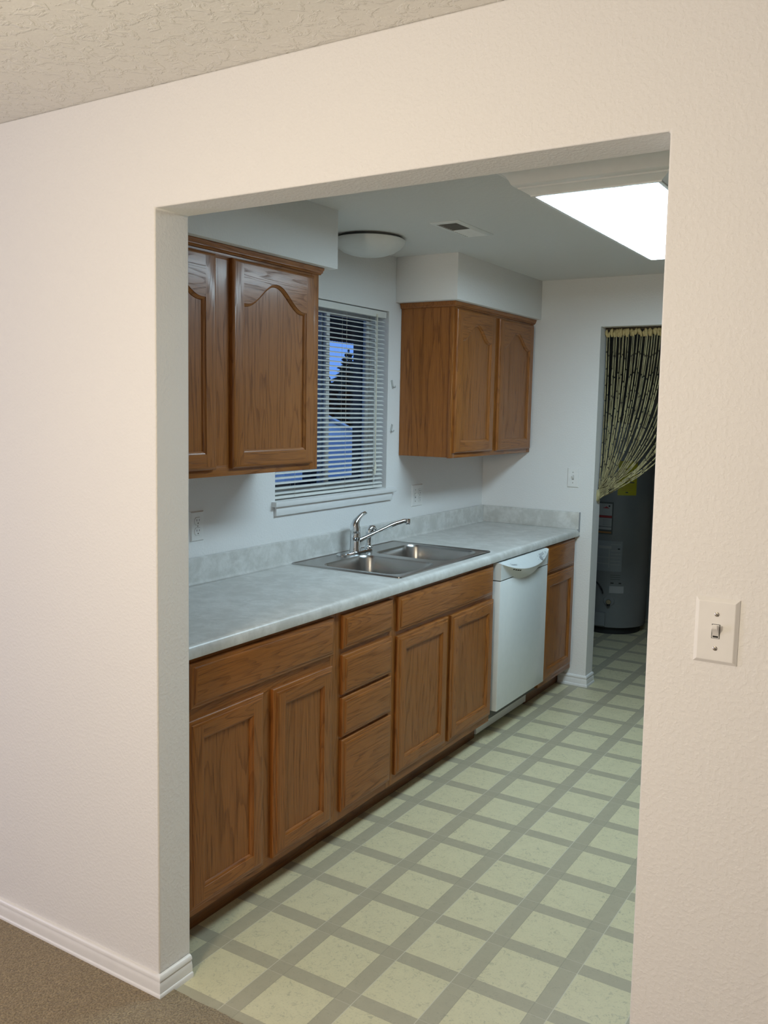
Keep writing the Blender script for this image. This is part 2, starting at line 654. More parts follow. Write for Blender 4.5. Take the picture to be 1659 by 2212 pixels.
def ring(y0, y1, z0, z1, i, x):
    return [(x, y0 + i, z0 + i), (x, y1 - i, z0 + i), (x, y1 - i, z1 - i), (x, y0 + i, z1 - i)]


SIDE_M = ['oak_level', 'oak_upright', 'oak_level', 'oak_upright']


def slab(name, parent, xb, y0, y1, z0, z1):
    m = MB()
    L = [ring(y0, y1, z0, z1, i, xb + d) for i, d in EDGE]
    m.loft(L, 'oak_level', True, mats=SIDE_M, cap1=True)
    m.face(L[0], 'oak_level')
    bmesh.ops.remove_doubles(m.bm, verts=m.bm.verts[:], dist=1e-6)
    return m.build(name, parent, ang=18)


def door(parent, xb, y0, y1, z0, z1, arch=0.0, stile=0.056, edge=EDGE, sag=0.0):
    m = MB()
    L = [ring(y0, y1, z0, z1, i, xb + d) for i, d in edge]
    m.loft(L, 'oak_level', True, mats=SIDE_M)
    m.face(L[0], 'oak_upright')
    e = edge[-1][0]
    xf = xb + edge[-1][1]
    oy0, oy1, oz0, oz1 = y0 + e, y1 - e, z0 + e, z1 - e
    iy0, iy1, iz0 = y0 + stile, y1 - stile, z0 + stile
    top = z1 - stile - (arch + 0.008 if arch else 0.0)
    # inner outline, anticlockwise from bottom left
    N = 28
    tops = []
    for k in range(N + 1):
        u = k / N
        y = iy1 + (iy0 - iy1) * u
        z = top
        if arch:
            c = abs(u - 0.5) * 2
            flat = 0.10
            cc = max(0.0, min(1.0, (1 - flat - c) / (1 - flat)))
            z = top + arch * (0.5 - 0.5 * math.cos(PI * min(1, cc * 1.02)))
        tops.append((y, z))
    if not arch:
        tops = [tops[0], tops[-1]]
    out = [(iy0, iz0), (iy1, iz0)] + tops
    n = len(out)

    def offset(d):
        res = []
        for i in range(n):
            p0, p1, p2 = Vector(out[i - 1]), Vector(out[i]), Vector(out[(i + 1) % n])
            a = (p1 - p0)
            b = (p2 - p1)
            a = a.normalized() if a.length > 1e-9 else b.normalized()
            b = b.normalized() if b.length > 1e-9 else a
            na, nb = Vector((-a.y, a.x)), Vector((-b.y, b.x))
            h = (na + nb)
            h = h / max(0.5, h.dot(na))
            res.append((p1.x + h.x * d, p1.y + h.y * d))
        return res
    # stiles
    zr = tops[0][1]
    m.face([(xf, oy0, oz0), (xf, iy0, oz0), (xf, iy0, iz0), (xf, iy0, zr), (xf, iy0, oz1), (xf, oy0, oz1)], 'oak_upright')
    m.face([(xf, iy1, oz0), (xf, oy1, oz0), (xf, oy1, oz1), (xf, iy1, oz1), (xf, iy1, zr), (xf, iy1, iz0)], 'oak_upright')
    m.face([(xf, iy0, oz0), (xf, iy1, oz0), (xf, iy1, iz0), (xf, iy0, iz0)], 'oak_level')
    for k in range(len(tops) - 1):
        (ya, za), (yb, zb) = tops[k], tops[k + 1]
        m.face([(xf, ya, za), (xf, ya, oz1), (xf, yb, oz1), (xf, yb, zb)], 'oak_level')
    # moulded inner edge stepping down to the panel
    prof = [(0.0, 0.0), (0.0006, 0.0022), (0.003, 0.0028), (0.0065, 0.0048), (0.0095, 0.0080), (0.0100, 0.0105)]
    loops = [[(xf - dp, y, z) for y, z in offset(d)] for d, dp in prof]
    mats = ['oak_level' if abs(out[(i + 1) % n][0] - out[i][0]) > abs(out[(i + 1) % n][1] - out[i][1]) * 0.5 else 'oak_upright' for i in range(n)]
    m.loft(loops, 'oak_upright', True, mats=mats)
    bmesh.ops.remove_doubles(m.bm, verts=m.bm.verts[:], dist=1e-6)
    d = m.build('door', parent, ang=18)
    p = MB()
    p.face(loops[-1], 'oak_panel')
    p.build('door_panel', d)
    return d


def base_cabinet(name, y0, y1, label, fr_l=0.035, fr_r=0.035, top=ZB - 0.001):
    t = thing(name, ((XW + FF) / 2, (y0 + y1) / 2, 0), label, 'cabinet', 'oak base cabinets under the worktop')
    m = MB()
    m.box(XW + 0.002, FF - 0.019, y0 + 0.0005, y1 - 0.0005, 0.10, top, 'cabinet_inside')
    m.build('carcass', t)
    m = MB()
    for a, b in ((y0, y0 + fr_l), (y1 - fr_r, y1)):
        m.box(FF - 0.019, FF, a + 0.0004, b - 0.0004, 0.10, ZB - 0.001, 'oak_upright')
    for a, b in ((0.10, 0.135), (0.684, 0.745), (0.852, ZB - 0.001)):
        m.box(FF - 0.0188, FF - 0.0002, y0 + fr_l, y1 - fr_r, a, b, 'oak_level')
    m.box(FF - 0.018, FF - 0.0006, y0 + fr_l, y1 - fr_r, 0.13, 0.855, 'oak_upright')
    m.build('face_frame', t)
    m = MB()
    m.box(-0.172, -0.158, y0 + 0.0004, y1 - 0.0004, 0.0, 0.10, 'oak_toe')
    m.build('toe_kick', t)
    return t


C1 = base_cabinet('base_cabinet', T + 0.034, 0.918, 'wide oak base cabinet with one long false front over two doors beside the jamb')
slab('false_front', C1, FF, 0.192, 0.893, 0.727, 0.860)
door(C1, FF, 0.180, 0.513, 0.124, 0.693)
door(C1, FF, 0.560, 0.886, 0.124, 0.690)
C2 = base_cabinet('base_cabinet', 0.918, 1.305, 'narrow oak base cabinet with four stacked drawers')
for a, b in ((0.735, 0.858), (0.568, 0.712), (0.412, 0.556), (0.132, 0.400)):
    slab('drawer', C2, FF, 0.948, 1.284, a, b)
C3 = base_cabinet('base_cabinet', 1.305, 2.209, 'oak base cabinet under the sink with a false front and two doors', top=0.70)
slab('false_front', C3, FF, 1.326, 2.188, 0.722, 0.859)
door(C3, FF, 1.324, 1.744, 0.140, 0.702)
door(C3, FF, 1.774, 2.200, 0.136, 0.700)
C4 = base_cabinet('base_cabinet', 2.824, YF - 0.002, 'slim oak base cabinet between dishwasher and far wall')
slab('drawer', C4, FF, 2.860, 3.280, 0.724, 0.868)
door(C4, FF, 2.846, 3.282, 0.130, 0.707)


def wall_cabinet(y0, y1, doors, label, side_y):
    t = thing('wall_cabinet', ((XW + UF) / 2, (y0 + y1) / 2, 1.344), label, 'cabinet', 'oak wall cabinets under the soffits')
    z0, z1 = 1.346, 2.106
    m = MB()
    m.box(XW + 0.002, UF - 0.019, y0 + 0.004, y1 - 0.004, z0 + 0.003, z1, 'oak_veneer')
    m.build('carcass', t)
    m = MB()
    m.box(UF - 0.019, UF, y0, y0 + 0.045, z0, z1, 'oak_upright', 0.0012)
    m.box(UF - 0.019, UF, y1 - 0.045, y1, z0, z1, 'oak_upright', 0.0012)
    mid = (doors[0][1] + doors[1][0]) / 2
    m.box(UF - 0.019, UF - 0.0003, mid - 0.042, mid + 0.042, z0 + 0.02, z1 - 0.02, 'oak_upright')
    m.box(UF - 0.019, UF - 0.0002, y0 + 0.045, y1 - 0.045, z0, z0 + 0.038, 'oak_level', 0.0012)
    m.box(UF - 0.019, UF - 0.0002, y0 + 0.045, y1 - 0.045, z1 - 0.045, z1, 'oak_level', 0.0012)
    m.box(UF - 0.018, UF - 0.004, y0 + 0.01, y1 - 0.01, z0 + 0.01, z1 - 0.01, 'oak_upright')
    m.build('face_frame', t)
    for a, b, c, d in doors:
        door(t, UF, a, b, c, d, arch=0.082, stile=0.052, edge=EDGE_UP)
    # scribe moulding wrapping the top
    CP = [(0.0, -0.026), (0.006, -0.0255), (0.008, -0.021), (0.0125, -0.018), (0.0125, -0.013), (0.016, -0.008), (0.0165, 0.0), (0.0, 0.0)]
    m = MB()
    zt = 2.1075
    path = [(XW + 0.003, y0, 0, -1), (UF, y0, 1, -1), (UF, y1, 1, 1), (XW + 0.003, y1, 0, 1)]
    if y1 > YF - 0.05:
        path = [(XW + 0.003, y0, 0, -1), (UF, y0, 1, -1), (UF, y1, 1, 0)]
    if y0 < T + 0.05:
        path = [(UF, y0, 1, 0), (UF, y1, 1, 1), (XW + 0.003, y1, 0, 1)]
    loops = [[(x + nx * dd, y + ny * dd * 0.8, zt + h) for dd, h in CP] for x, y, nx, ny in path]
    m.loft(loops, 'oak_level', True, True, True)
    m.build('top_moulding', t)
    return t


wall_cabinet(T + 0.002, 1.211, [(0.165, 0.628, 1.371, 2.071), (0.709, 1.164, 1.371, 2.071)], 'oak wall cabinet with arched doors left of the window', 0)
wall_cabinet(2.316, YF - 0.002, [(2.333, 2.770, 1.371, 2.073), (2.824, 3.283, 1.369, 2.071)], 'oak wall cabinet with arched doors right of the window', 0)

# ------------------------------------------------------------------ sink data
SX0, SX1, SY0, SY1 = -0.655, -0.108, 1.392, 2.232
BOWLS = [(-0.535, -0.148, 1.432, 1.782), (-0.535, -0.148, 1.842, 2.194)]

# ------------------------------------------------------------------ worktop
ct = thing('countertop', (-0.37, 1.7, ZB), 'long grey mottled laminate worktop with coved backsplash', 'countertop')
m = MB()
Y0, Y1 = T + 0.002, YF - 0.001
nose = [(FF + 0.004, ZB), (XF - 0.006, ZB), (XF - 0.0015, ZB + 0.002), (XF, ZB + 0.007), (XF - 0.0002, ZT - 0.016), (XF - 0.0025, ZT - 0.008), (XF - 0.0075, ZT - 0.0022), (XF - 0.015, ZT + 0.0005), (XF - 0.028, ZT)]
m.loft([[(x, y, z) for x, z in nose] for y in (Y0, Y1)], 'laminate', closed=False)
xa, xb = XW + 0.001, XF - 0.028
hx0, hx1, hy0, hy1 = SX0 + 0.02, SX1 - 0.02, SY0 + 0.02, SY1 - 0.02
XS, YS = [xa, hx0, hx1, xb], [Y0, hy0, hy1, Y1]
for i in range(3):
    for j in range(3):
        if i == 1 and j == 1:
            continue
        m.face([(XS[i], YS[j], ZT), (XS[i + 1], YS[j], ZT), (XS[i + 1], YS[j + 1], ZT), (XS[i], YS[j + 1], ZT)], 'laminate')
for a, b in (((hx0, hy0), (hx1, hy0)), ((hx1, hy0), (hx1, hy1)), ((hx1, hy1), (hx0, hy1)), ((hx0, hy1), (hx0, hy0))):
    m.face([(a[0], a[1], ZT), (b[0], b[1], ZT), (b[0], b[1], ZB), (a[0], a[1], ZB)], 'laminate')
for y in (Y0, Y1):
    m.face([(x, y, z) for x, z in nose] + [(xa, y, ZT), (xa, y, ZB)], 'laminate')
bmesh.ops.remove_doubles(m.bm, verts=m.bm.verts[:], dist=1e-6)
m.build('work_surface', ct)
m = MB()
bs = [(XW + 0.001, ZT - 0.001), (XW + 0.030, ZT + 0.0003), (XW + 0.025, ZT + 0.0022), (XW + 0.0215, ZT + 0.007), (XW + 0.020, ZT + 0.014), (XW + 0.020, ZBS - 0.005), (XW + 0.0185, ZBS - 0.001), (XW + 0.015, ZBS), (XW + 0.001, ZBS)]
m.loft([[(x, y, z) for x, z in bs] for y in (Y0, Y1)], 'laminate', True, True, True)
m.build('backsplash', ct)
m = MB()
m.box(XW + 0.021, XF - 0.002, YF - 0.0195, YF - 0.001, ZT + 0.0004, ZBS, 'laminate', 0.0012)
m.box(XF - 0.0022, XF - 0.0002, YF - 0.020, YF - 0.001, ZB, ZBS, 'grey_print')
m.build('end_splash', ct)

# ------------------------------------------------------------------ sink
sk = thing('kitchen_sink', ((SX0 + SX1) / 2, (SY0 + SY1) / 2, ZT), 'double bowl stainless steel sink set into the worktop', 'sink')


def rrect(x0, x1, y0, y1, r, z, k=8):
    pts = []
    for cx, cy, a in ((x1 - r, y1 - r, 0), (x0 + r, y1 - r, 90), (x0 + r, y0 + r, 180), (x1 - r, y0 + r, 270)):
        for i in range(k + 1):
            an = math.radians(a + 90 * i / k)
            pts.append((cx + r * math.cos(an), cy + r * math.sin(an), z))
    return pts


def cell_loop(x0, x1, y0, y1, inner, z, k=8):
    pts = []
    n = k + 1
    for c in range(4):
        seg = inner[c * n:(c + 1) * n]
        corner = [(x1, y1), (x0, y1), (x0, y0), (x1, y0)][c]
        for i in range(n):
            u = i / k
            if c in (0, 2):
                a, b = (corner[0], seg[0][1]), (seg[-1][0], corner[1])
            else:
                a, b = (seg[0][0], corner[1]), (corner[0], seg[-1][1])
            p = (a[0] + (corner[0] - a[0]) * min(1, 2 * u), a[1] + (corner[1] - a[1]) * min(1, 2 * u)) if u <= 0.5 else \
                (corner[0] + (b[0] - corner[0]) * (2 * u - 1), corner[1] + (b[1] - corner[1]) * (2 * u - 1))
            pts.append((*p, z))
    return pts


ZR = ZT + 0.0035
m = MB()
ym = (BOWLS[0][3] + BOWLS[1][2]) / 2
for bi, (bx0, bx1, by0, by1) in enumerate(BOWLS):
    ca, cb = (SY0 + 0.008, ym) if bi == 0 else (ym, SY1 - 0.008)
    inn = rrect(bx0, bx1, by0, by1, 0.062, ZR)
    out = cell_loop(SX0 + 0.008, SX1 - 0.008, ca, cb, inn, ZR)
    m.loft([out, inn], 'stainless')
# rolled outer rim
prof = [(0.008, ZR), (0.0065, ZR + 0.0022), (0.004, ZR + 0.003), (0.0015, ZR + 0.0018), (0.0, ZT + 0.0005)]
m.loft([rrect(SX0 + i, SX1 - i, SY0 + i, SY1 - i, 0.012 - i if i < 0.008 else 0.001, z, 4) for i, z in prof], 'stainless')
m.build('rim', sk, ang=30)
for bx0, bx1, by0, by1 in BOWLS:
    m = MB()
    L = []
    for i, d, r in ((0, 0, 0.062), (0.002, 0.004, 0.061), (0.005, 0.012, 0.06), (0.010, 0.10, 0.06), (0.014, 0.145, 0.06), (0.022, 0.163, 0.056), (0.038, 0.172, 0.045), (0.06, 0.175, 0.03)):
        L.append(rrect(bx0 + i, bx1 - i, by0 + i, by1 - i, r, ZR - d))
    m.loft(L, 'stainless', cap1=True)
    bo = m.build('bowl', sk, ang=50)
    m = MB()
    m.lathe([(0.045, 0.0045), (0.043, 0.006), (0.036, 0.004), (0.028, -0.001), (0.0, -0.001)], ((bx0 + bx1) / 2, (by0 + by1) / 2, ZR - 0.176), 'chrome', 28)
    m.build('drain', bo)

# ------------------------------------------------------------------ tap and side sprayer
ZD = ZR + 0.0002
fc = thing('kitchen_faucet', (-0.595, 1.797, ZD), 'chrome single lever kitchen faucet behind the sink bowls', 'faucet')
m = MB()


def stadium(cx, y0, y1, hw, z):
    pts = []
    for cy, a in ((y1 - hw, 0), (y0 + hw, 180)):
        for i in range(13):
            an = math.radians(a + 180 * i / 12)
            pts.append((cx + hw * math.cos(an), cy + hw * math.sin(an), z))
    return pts


m.loft([stadium(-0.595, 1.668, 1.926, 0.027, ZD), stadium(-0.595, 1.668, 1.926, 0.027, ZD + 0.004), stadium(-0.595, 1.672, 1.922, 0.023, ZD + 0.008), stadium(-0.595, 1.69, 1.90, 0.018, ZD + 0.0095)], 'chrome', cap0=True, cap1=True)
m.build('deck_plate', fc)
m = MB()
m.lathe([(0.027, 0), (0.027, 0.006), (0.0245, 0.012), (0.0235, 0.05), (0.0235, 0.062), (0.0245, 0.064), (0.0245, 0.068), (0.0235, 0.070), (0.0235, 0.085), (0.021, 0.088)], (-0.595, 1.797, ZD + 0.008), 'chrome', 32, caps=True)
m.build('body', fc)
m = MB()
hz = ZD + 0.096
m.tube([(-0.595, 1.797, hz), (-0.595, 1.796, hz + 0.02), (-0.594, 1.795, hz + 0.036), (-0.592, 1.80, hz + 0.050), (-0.588, 1.815, hz + 0.066), (-0.584, 1.835, hz + 0.080), (-0.581, 1.853, hz + 0.0855), (-0.579, 1.866, hz + 0.083)],
       [0.0235, 0.0245, 0.021, 0.0165, 0.0115, 0.0098, 0.0085, 0.0045], 'chrome', 20)
m.build('lever', fc, ang=75)
m = MB()
s0 = Vector((-0.583, 1.815, ZD + 0.058))
s1 = Vector((-0.470, 2.050, 1.0420))
pts, rad = [], []
for i in range(15):
    u = i / 14
    p = s0.lerp(s1, u)
    q_ = u if u < 0.62 else 0.62 + (u - 0.62) * (1 - (u - 0.62) * 1.15)
    p.z = s0.z + (s1.z + 0.010 - s0.z) * q_ / 0.814 + (0.003 if u > 0.9 else 0.0) * (1 - u) * 10
    pts.append(p)
    rad.append(0.0115 - 0.003 * math.sin(PI * min(1, u * 1.3)) if u < 0.77 else 0.0098)
m.tube(pts, rad, 'chrome', 16)
m.build('spout', fc, ang=75)
m = MB()
e = pts[-1]
m.lathe([(0.0, 0.010), (0.008, 0.0095), (0.0125, 0.006), (0.013, -0.006), (0.0125, -0.014), (0.011, -0.0165), (0.009, -0.0165), (0.008, -0.012), (0.0, -0.012)], (e.x + 0.003, e.y + 0.006, e.z), 'chrome', 20)
m.build('aerator', fc)

sp = thing('side_sprayer', (-0.597, 1.918, ZD + 0.0092), 'chrome hand sprayer standing beside the faucet', 'sprayer')
m = MB()
m.lathe([(0.020, 0), (0.020, 0.004), (0.015, 0.010), (0.013, 0.022), (0.0105, 0.024)], (-0.597, 1.914, ZD + 0.0094), 'chrome', 24, caps=True)
m.build('holder', sp)
m = MB()
b0 = ZD + 0.033
m.tube([(-0.597, 1.914, b0), (-0.597, 1.914, b0 + 0.02), (-0.597, 1.914, b0 + 0.042), (-0.596, 1.917, b0 + 0.058), (-0.594, 1.927, b0 + 0.067), (-0.590, 1.940, b0 + 0.066), (-0.587, 1.951, b0 + 0.058)], [0.0105, 0.012, 0.0135, 0.0155, 0.0165, 0.0165, 0.013], 'chrome', 18)
m.build('spray_head', sp, ang=75)

# ------------------------------------------------------------------ dishwasher
DY0, DY1, DXF = 2.2125, 2.806, -0.046
dw = thing('dishwasher', (-0.3, 2.51, 0), 'white built-in dishwasher between the sink cabinet and the slim cabinet', 'dishwasher')
m = MB()
m.box(XW + 0.06, FF - 0.01, DY0 + 0.004, DY1 - 0.004, 0.10, ZB - 0.012, 'dark_line')
m.build('tub', dw)
m = MB()
m.box(FF - 0.008, DXF, DY0, DY1, 0.150, 0.784, 'white_enamel', 0.005)
m.build('door_panel', dw)
ZTOP = 0.872


def crest(u):            # u in -1..1 -> bulge 0..1
    return max(0.0, 1 - abs(u) ** 2.2)


m = MB()
N = 40
us = [-1 + 2 * i / N for i in range(N + 1)]
ya, yb = DY0 + 0.0, DY1 - 0.0


def yy(u):
    return (ya + yb) / 2 + u * (yb - ya) / 2


def lip(u):
    c = crest(u)
    return (DXF + 0.001 + 0.040 * c, yy(u), ZTOP - 0.004 - 0.045 * c)


def low(u):
    c = crest(u)
    return (DXF + 0.0006, yy(u), ZTOP - 0.010 - 0.098 * c)


def panel_pt(u, v):      # v 0 at the top edge, 1 at the lip
    a = Vector((DXF - 0.010, yy(u), ZTOP))
    return a.lerp(Vector(lip(u)), v)


rows = []
rows.append([(FF - 0.008, yy(u), ZTOP - 0.002) for u in us])
for v in (0.0, 0.33, 0.66, 0.94):
    rows.append([tuple(panel_pt(u, v)) for u in us])
rows.append([(lip(u)[0] + 0.0, yy(u), lip(u)[2] - 0.004 * crest(u)) for u in us])
rows.append([(DXF + 0.001 + 0.030 * crest(u), yy(u), lip(u)[2] - 0.012 * crest(u)) for u in us])
rows.append([(DXF + 0.002 + 0.009 * crest(u), yy(u), lip(u)[2] - 0.030 * crest(u)) for u in us])
rows.append([low(u) for u in us])
rows.append([(DXF, yy(u), 0.788) if low(u)[2] > 0.789 else (DXF + 0.0004, yy(u), low(u)[2] - 0.0004) for u in us])
m.loft(rows, 'white_enamel', closed=False)
for k in (0, -1):
    m.face([rows[0][k], rows[1][k], rows[4][k], rows[5][k], rows[-1][k], (FF - 0.008, rows[0][k][1], 0.788)], 'white_enamel')
bmesh.ops.remove_doubles(m.bm, verts=m.bm.verts[:], dist=1e-6)
cp = m.build('control_panel', dw, ang=30)


def mark(name, u, v, du, dv, mat, h=0.0006):
    m = MB()
    q = []
    for a, b in ((-1, -1), (1, -1), (1, 1), (-1, 1)):
        p = panel_pt(u + a * du, v + b * dv)
        q.append(p)
    nrm = (q[1] - q[0]).cross(q[3] - q[0]).normalized()
    if nrm.z < 0:
        nrm = -nrm
    m.loft([[p - nrm * 0.0002 for p in q], [p + nrm * h for p in q]], mat, True, True, True)
    return m.build(name, cp)


for i, u in enumerate((0.515, 0.57, 0.625, 0.68)):
    mark('button', u, 0.50, 0.012, 0.155, 'grey_print', 0.0012)
mark('button', 0.80, 0.62, 0.010, 0.14, 'grey_print', 0.0012)
for u, v in ((0.73, 0.34), (0.74, 0.55), (0.76, 0.78), (0.64, 0.86), (0.43, 0.46), (0.36, 0.74)):
    mark('printed_mark', u, v, 0.020, 0.022, 'grey_print', 0.0003)
mark('button', 0.585, 0.80, 0.012, 0.05, 'grey_print', 0.0012)
m = MB()
c0 = panel_pt(0.47, 0.76)
nx = (panel_pt(0.49, 0.76) - c0).normalized()
ny = (panel_pt(0.47, 0.80) - c0).normalized()
nz = nx.cross(ny).normalized()
if nz.z < 0:
    nz = -nz
L = []
for r, h in ((0.014, 0.0), (0.0135, 0.004), (0.011, 0.005), (0.011, 0.0042), (0.004, 0.0042)):
    L.append([c0 + nx * r * math.cos(2 * PI * i / 20) + ny * r * math.sin(2 * PI * i / 20) + nz * h for i in range(20)])
m.loft(L, 'label_grey', cap1=True)
m.build('dial', cp)
# maker's lettering on the panel
tcv = bpy.data.curves.new('lettering', 'FONT')
tcv.body = 'Equator'
tcv.size = 0.0185
tcv.extrude = 0.0
tob = bpy.data.objects.new('lettering_source', tcv)
COL.objects.link(tob)
dg = bpy.context.evaluated_depsgraph_get()
tme = bpy.data.meshes.new_from_object(tob.evaluated_get(dg))
bpy.data.objects.remove(tob)
m = MB()
k = m.mi('grey_print')
c0 = panel_pt(-0.62, 0.66)
ex = (panel_pt(-0.40, 0.66) - panel_pt(-0.62, 0.66))
ex = Vector((0.0, ex.y, 0)).normalized()
ey = (panel_pt(-0.5, 0.2) - panel_pt(-0.5, 0.7)).normalized()
vs = []
for q in tme.vertices:
    uu = -0.70 + q.co.x / ((yb - ya) / 2)
    ln = (panel_pt(uu, 1) - panel_pt(uu, 0)).length
    vv = 0.72 - q.co.y / max(0.02, ln)
    pnt = panel_pt(uu, vv)
    pnt.x += 0.0007
    pnt.z += 0.0007
    vs.append(m.bm.verts.new(pnt))
for pf in tme.polygons:
    m.bm.faces.new([vs[i] for i in pf.vertices]).material_index = k
m.build('lettering', cp, recalc=False)
# vent slots under the lip
for i in range(4):
    m = MB()
    u0 = -0.66 + i * 0.072
    q = []
    for u in (u0, u0 + 0.052):
        a = Vector((DXF + 0.001 + 0.0305 * crest(u), yy(u), lip(u)[2] - 0.0115 * crest(u)))
        b = Vector((DXF + 0.0015 + 0.0232 * crest(u), yy(u), lip(u)[2] - 0.0185 * crest(u)))
        q.append((a + Vector((0.0006, 0, -0.0006)), b + Vector((0.0006, 0, -0.0006))))
    m.face([q[0][0], q[1][0], q[1][1], q[0][1]], 'dark_slot')
    m.build('vent_slot', cp)
m = MB()
m.box(-0.172, -0.150, 2.214, 2.8225, 0.016, 0.118, 'white_metal', 0.002)
kp = m.build('kick_plate', dw)
for y in (2.235, 2.805):
    m = MB()
    m.lathe([(0.0055, 0.0), (0.005, 0.002), (0, 0.0022)], (-0.1502, y, 0.064), 'dark_slot', 12, axis='x')
    m.build('screw', kp)

# ------------------------------------------------------------------ window
wd = MB()
GX = -0.782
YM = 1.795
m = MB()
fw_ = 0.020
xa, xb = GX - 0.035, GX + 0.03
m.box(xa, xb, WY0 + 0.001, WY0 + fw_, WZ0 + 0.001, WZ1 - 0.001, 'window_vinyl', 0.002)
m.box(xa, xb, WY1 - fw_, WY1 - 0.001, WZ0 + 0.001, WZ1 - 0.001, 'window_vinyl', 0.002)
m.box(xa, xb, WY0 + fw_, WY1 - fw_, WZ0 + 0.001, WZ0 + fw_, 'window_vinyl', 0.002)
m.box(xa, xb, WY0 + fw_, WY1 - fw_, WZ1 - fw_, WZ1 - 0.001, 'window_vinyl', 0.002)
win = struct(m.build('window_1'), 'sliding kitchen window with pale vinyl frame behind the blind', 'window')
for nm, a, b, xo in (('window_sash', WY0 + fw_, YM + 0.016, 0.012), ('window_sash', YM - 0.016, WY1 - fw_, -0.014)):
    m = MB()
    sw = 0.026
    x0, x1 = GX + xo - 0.010, GX + xo + 0.010
    z0, z1 = WZ0 + fw_, WZ1 - fw_
    m.box(x0, x1, a, a + sw, z0, z1, 'window_vinyl', 0.002)
    m.box(x0, x1, b - sw, b, z0, z1, 'window_vinyl', 0.002)
    m.box(x0, x1, a + sw, b - sw, z0, z0 + sw, 'window_vinyl', 0.002)
    m.box(x0, x1, a + sw, b - sw, z1 - sw, z1, 'window_vinyl', 0.002)
    so = m.build(nm, win)
    m = MB()
    xg = GX + xo
    m.face([(xg, a + sw, z0 + sw), (xg, b - sw, z0 + sw), (xg, b - sw, z1 - sw), (xg, a + sw, z1 - sw)], 'window_glass')
    m.build('window_pane', so)
m = MB()
m.box(XW - 0.06, XW + 0.026, 1.300, 2.268, WZ0 - 0.022, WZ0 - 0.0005, 'trim_paint', 0.003)
m.box(XW + 0.001, XW + 0.013, 1.316, 2.246, 1.128, WZ0 - 0.0222, 'trim_paint', 0.002)
m.build('window_sill', win)

# blind
bl = thing('mini_blind', (XW - 0.02, (WY0 + WY1) / 2, WZ1 - 0.03), 'white horizontal mini blind hanging in the kitchen window', 'blind')
BX = XW - 0.022
m = MB()
m.box(BX - 0.014, BX + 0.014, WY0 + 0.006, WY1 - 0.010, WZ1 - 0.034, WZ1 - 0.004, 'blind_vinyl', 0.002)
m.build('headrail', bl)
NS = 38
zt0, zb0 = WZ1 - 0.052, WZ0 + 0.030
m = MB()
sw2, cr, tilt = 0.0125, 0.0032, math.radians(15)
lp = []
for i in range(7):
    a = -1 + 2 * i / 6
    x = a * sw2
    z = cr * (1 - a * a)
    lp.append((x * math.cos(tilt) + z * math.sin(tilt), -x * math.sin(tilt) + z * math.cos(tilt)))
L = [(x, z) for x, z in lp] + [(x, z - 0.0006) for x, z in lp[::-1]]
m.loft([[(BX + x, y, zt0 + z) for x, z in L] for y in (WY0 + 0.008, WY1 - 0.020)], 'blind_vinyl', True, True, True)
slat = m.build('slat', bl, ang=60)
for i in range(1, NS):
    c = slat.copy()
    c.location = (0, 0, -(zt0 - zb0) * i / (NS - 1))
    c.parent = bl
    COL.objects.link(c)
m = MB()
m.box(BX - 0.011, BX + 0.011, WY0 + 0.008, WY1 - 0.020, WZ0 + 0.006, WZ0 + 0.018, 'blind_vinyl', 0.002)
m.build('bottom_rail', bl)
for y in (1.47, 1.852, 2.096):
    m = MB()
    for dxx in (-0.0125, 0.0125):
        m.tube([(BX + dxx, y, WZ1 - 0.034), (BX + dxx, y, WZ0 + 0.012)], 0.0006, 'cream_plastic', 6)
    m.build('ladder_cord', bl)
m = MB()
m.tube([(BX + 0.017, 2.107, WZ1 - 0.022), (BX + 0.018, 2.107, 1.315)], 0.0016, 'cream_plastic', 8)
m.tube([(BX + 0.018, 2.098, WZ1 - 0.022), (BX + 0.019, 2.101, 1.295)], 0.0013, 'cream_plastic', 8)
lc = m.build('lift_cord', bl)
m = MB()
m.lathe([(0.0015, 0.022), (0.0035, 0.018), (0.0055, 0.004), (0.006, -0.012), (0.0045, -0.016), (0, -0.0165)], (BX + 0.018, 2.107, 1.300), 'cream_plastic', 14)
m.lathe([(0.0015, 0.022), (0.0035, 0.018), (0.0055, 0.004), (0.006, -0.012), (0.0045, -0.016), (0, -0.0165)], (BX + 0.020, 2.099, 1.280), 'cream_plastic', 14)
m.build('tassel', lc)

# ------------------------------------------------------------------ plates
def plate_geo(m, w, h, d, P, mat='white_plastic', bev=0.007):
    """P(u, v, n): u right, v up, n out of the wall"""
    L = []
    for i, n in ((0, 0), (0, d * 0.12), (bev * 0.82, d * 0.93), (bev, d)):
        hw, hh = w / 2 - i, h / 2 - i
        L.append([P(-hw, -hh, n), P(hw, -hh, n), P(hw, hh, n), P(-hw, hh, n)])
    m.loft(L, mat, cap1=True, cap0=True)


def screw(parent, P, u, v, d, mat='screw_metal', r=0.0035, ang=25):
    m = MB()
    L = []
    for rr, n in ((r, d - 0.0005), (r, d + 0.0004), (r * 0.7, d + 0.0012), (r * 0.05, d + 0.0014)):
        L.append([P(u + rr * math.cos(2 * PI * i / 16), v + rr * math.sin(2 * PI * i / 16), n) for i in range(16)])
    m.loft(L, mat, cap1=True)
    s = m.build('screw', parent)
    m = MB()
    c, si = math.cos(math.radians(ang)), math.sin(math.radians(ang))
    q = [(-r * .9, -r * .16), (r * .9, -r * .16), (r * .9, r * .16), (-r * .9, r * .16)]
    m.face([P(u + a * c - b * si, v + a * si + b * c, d + 0.0016) for a, b in q], 'dark_line')
    m.build('screw_slot', s)


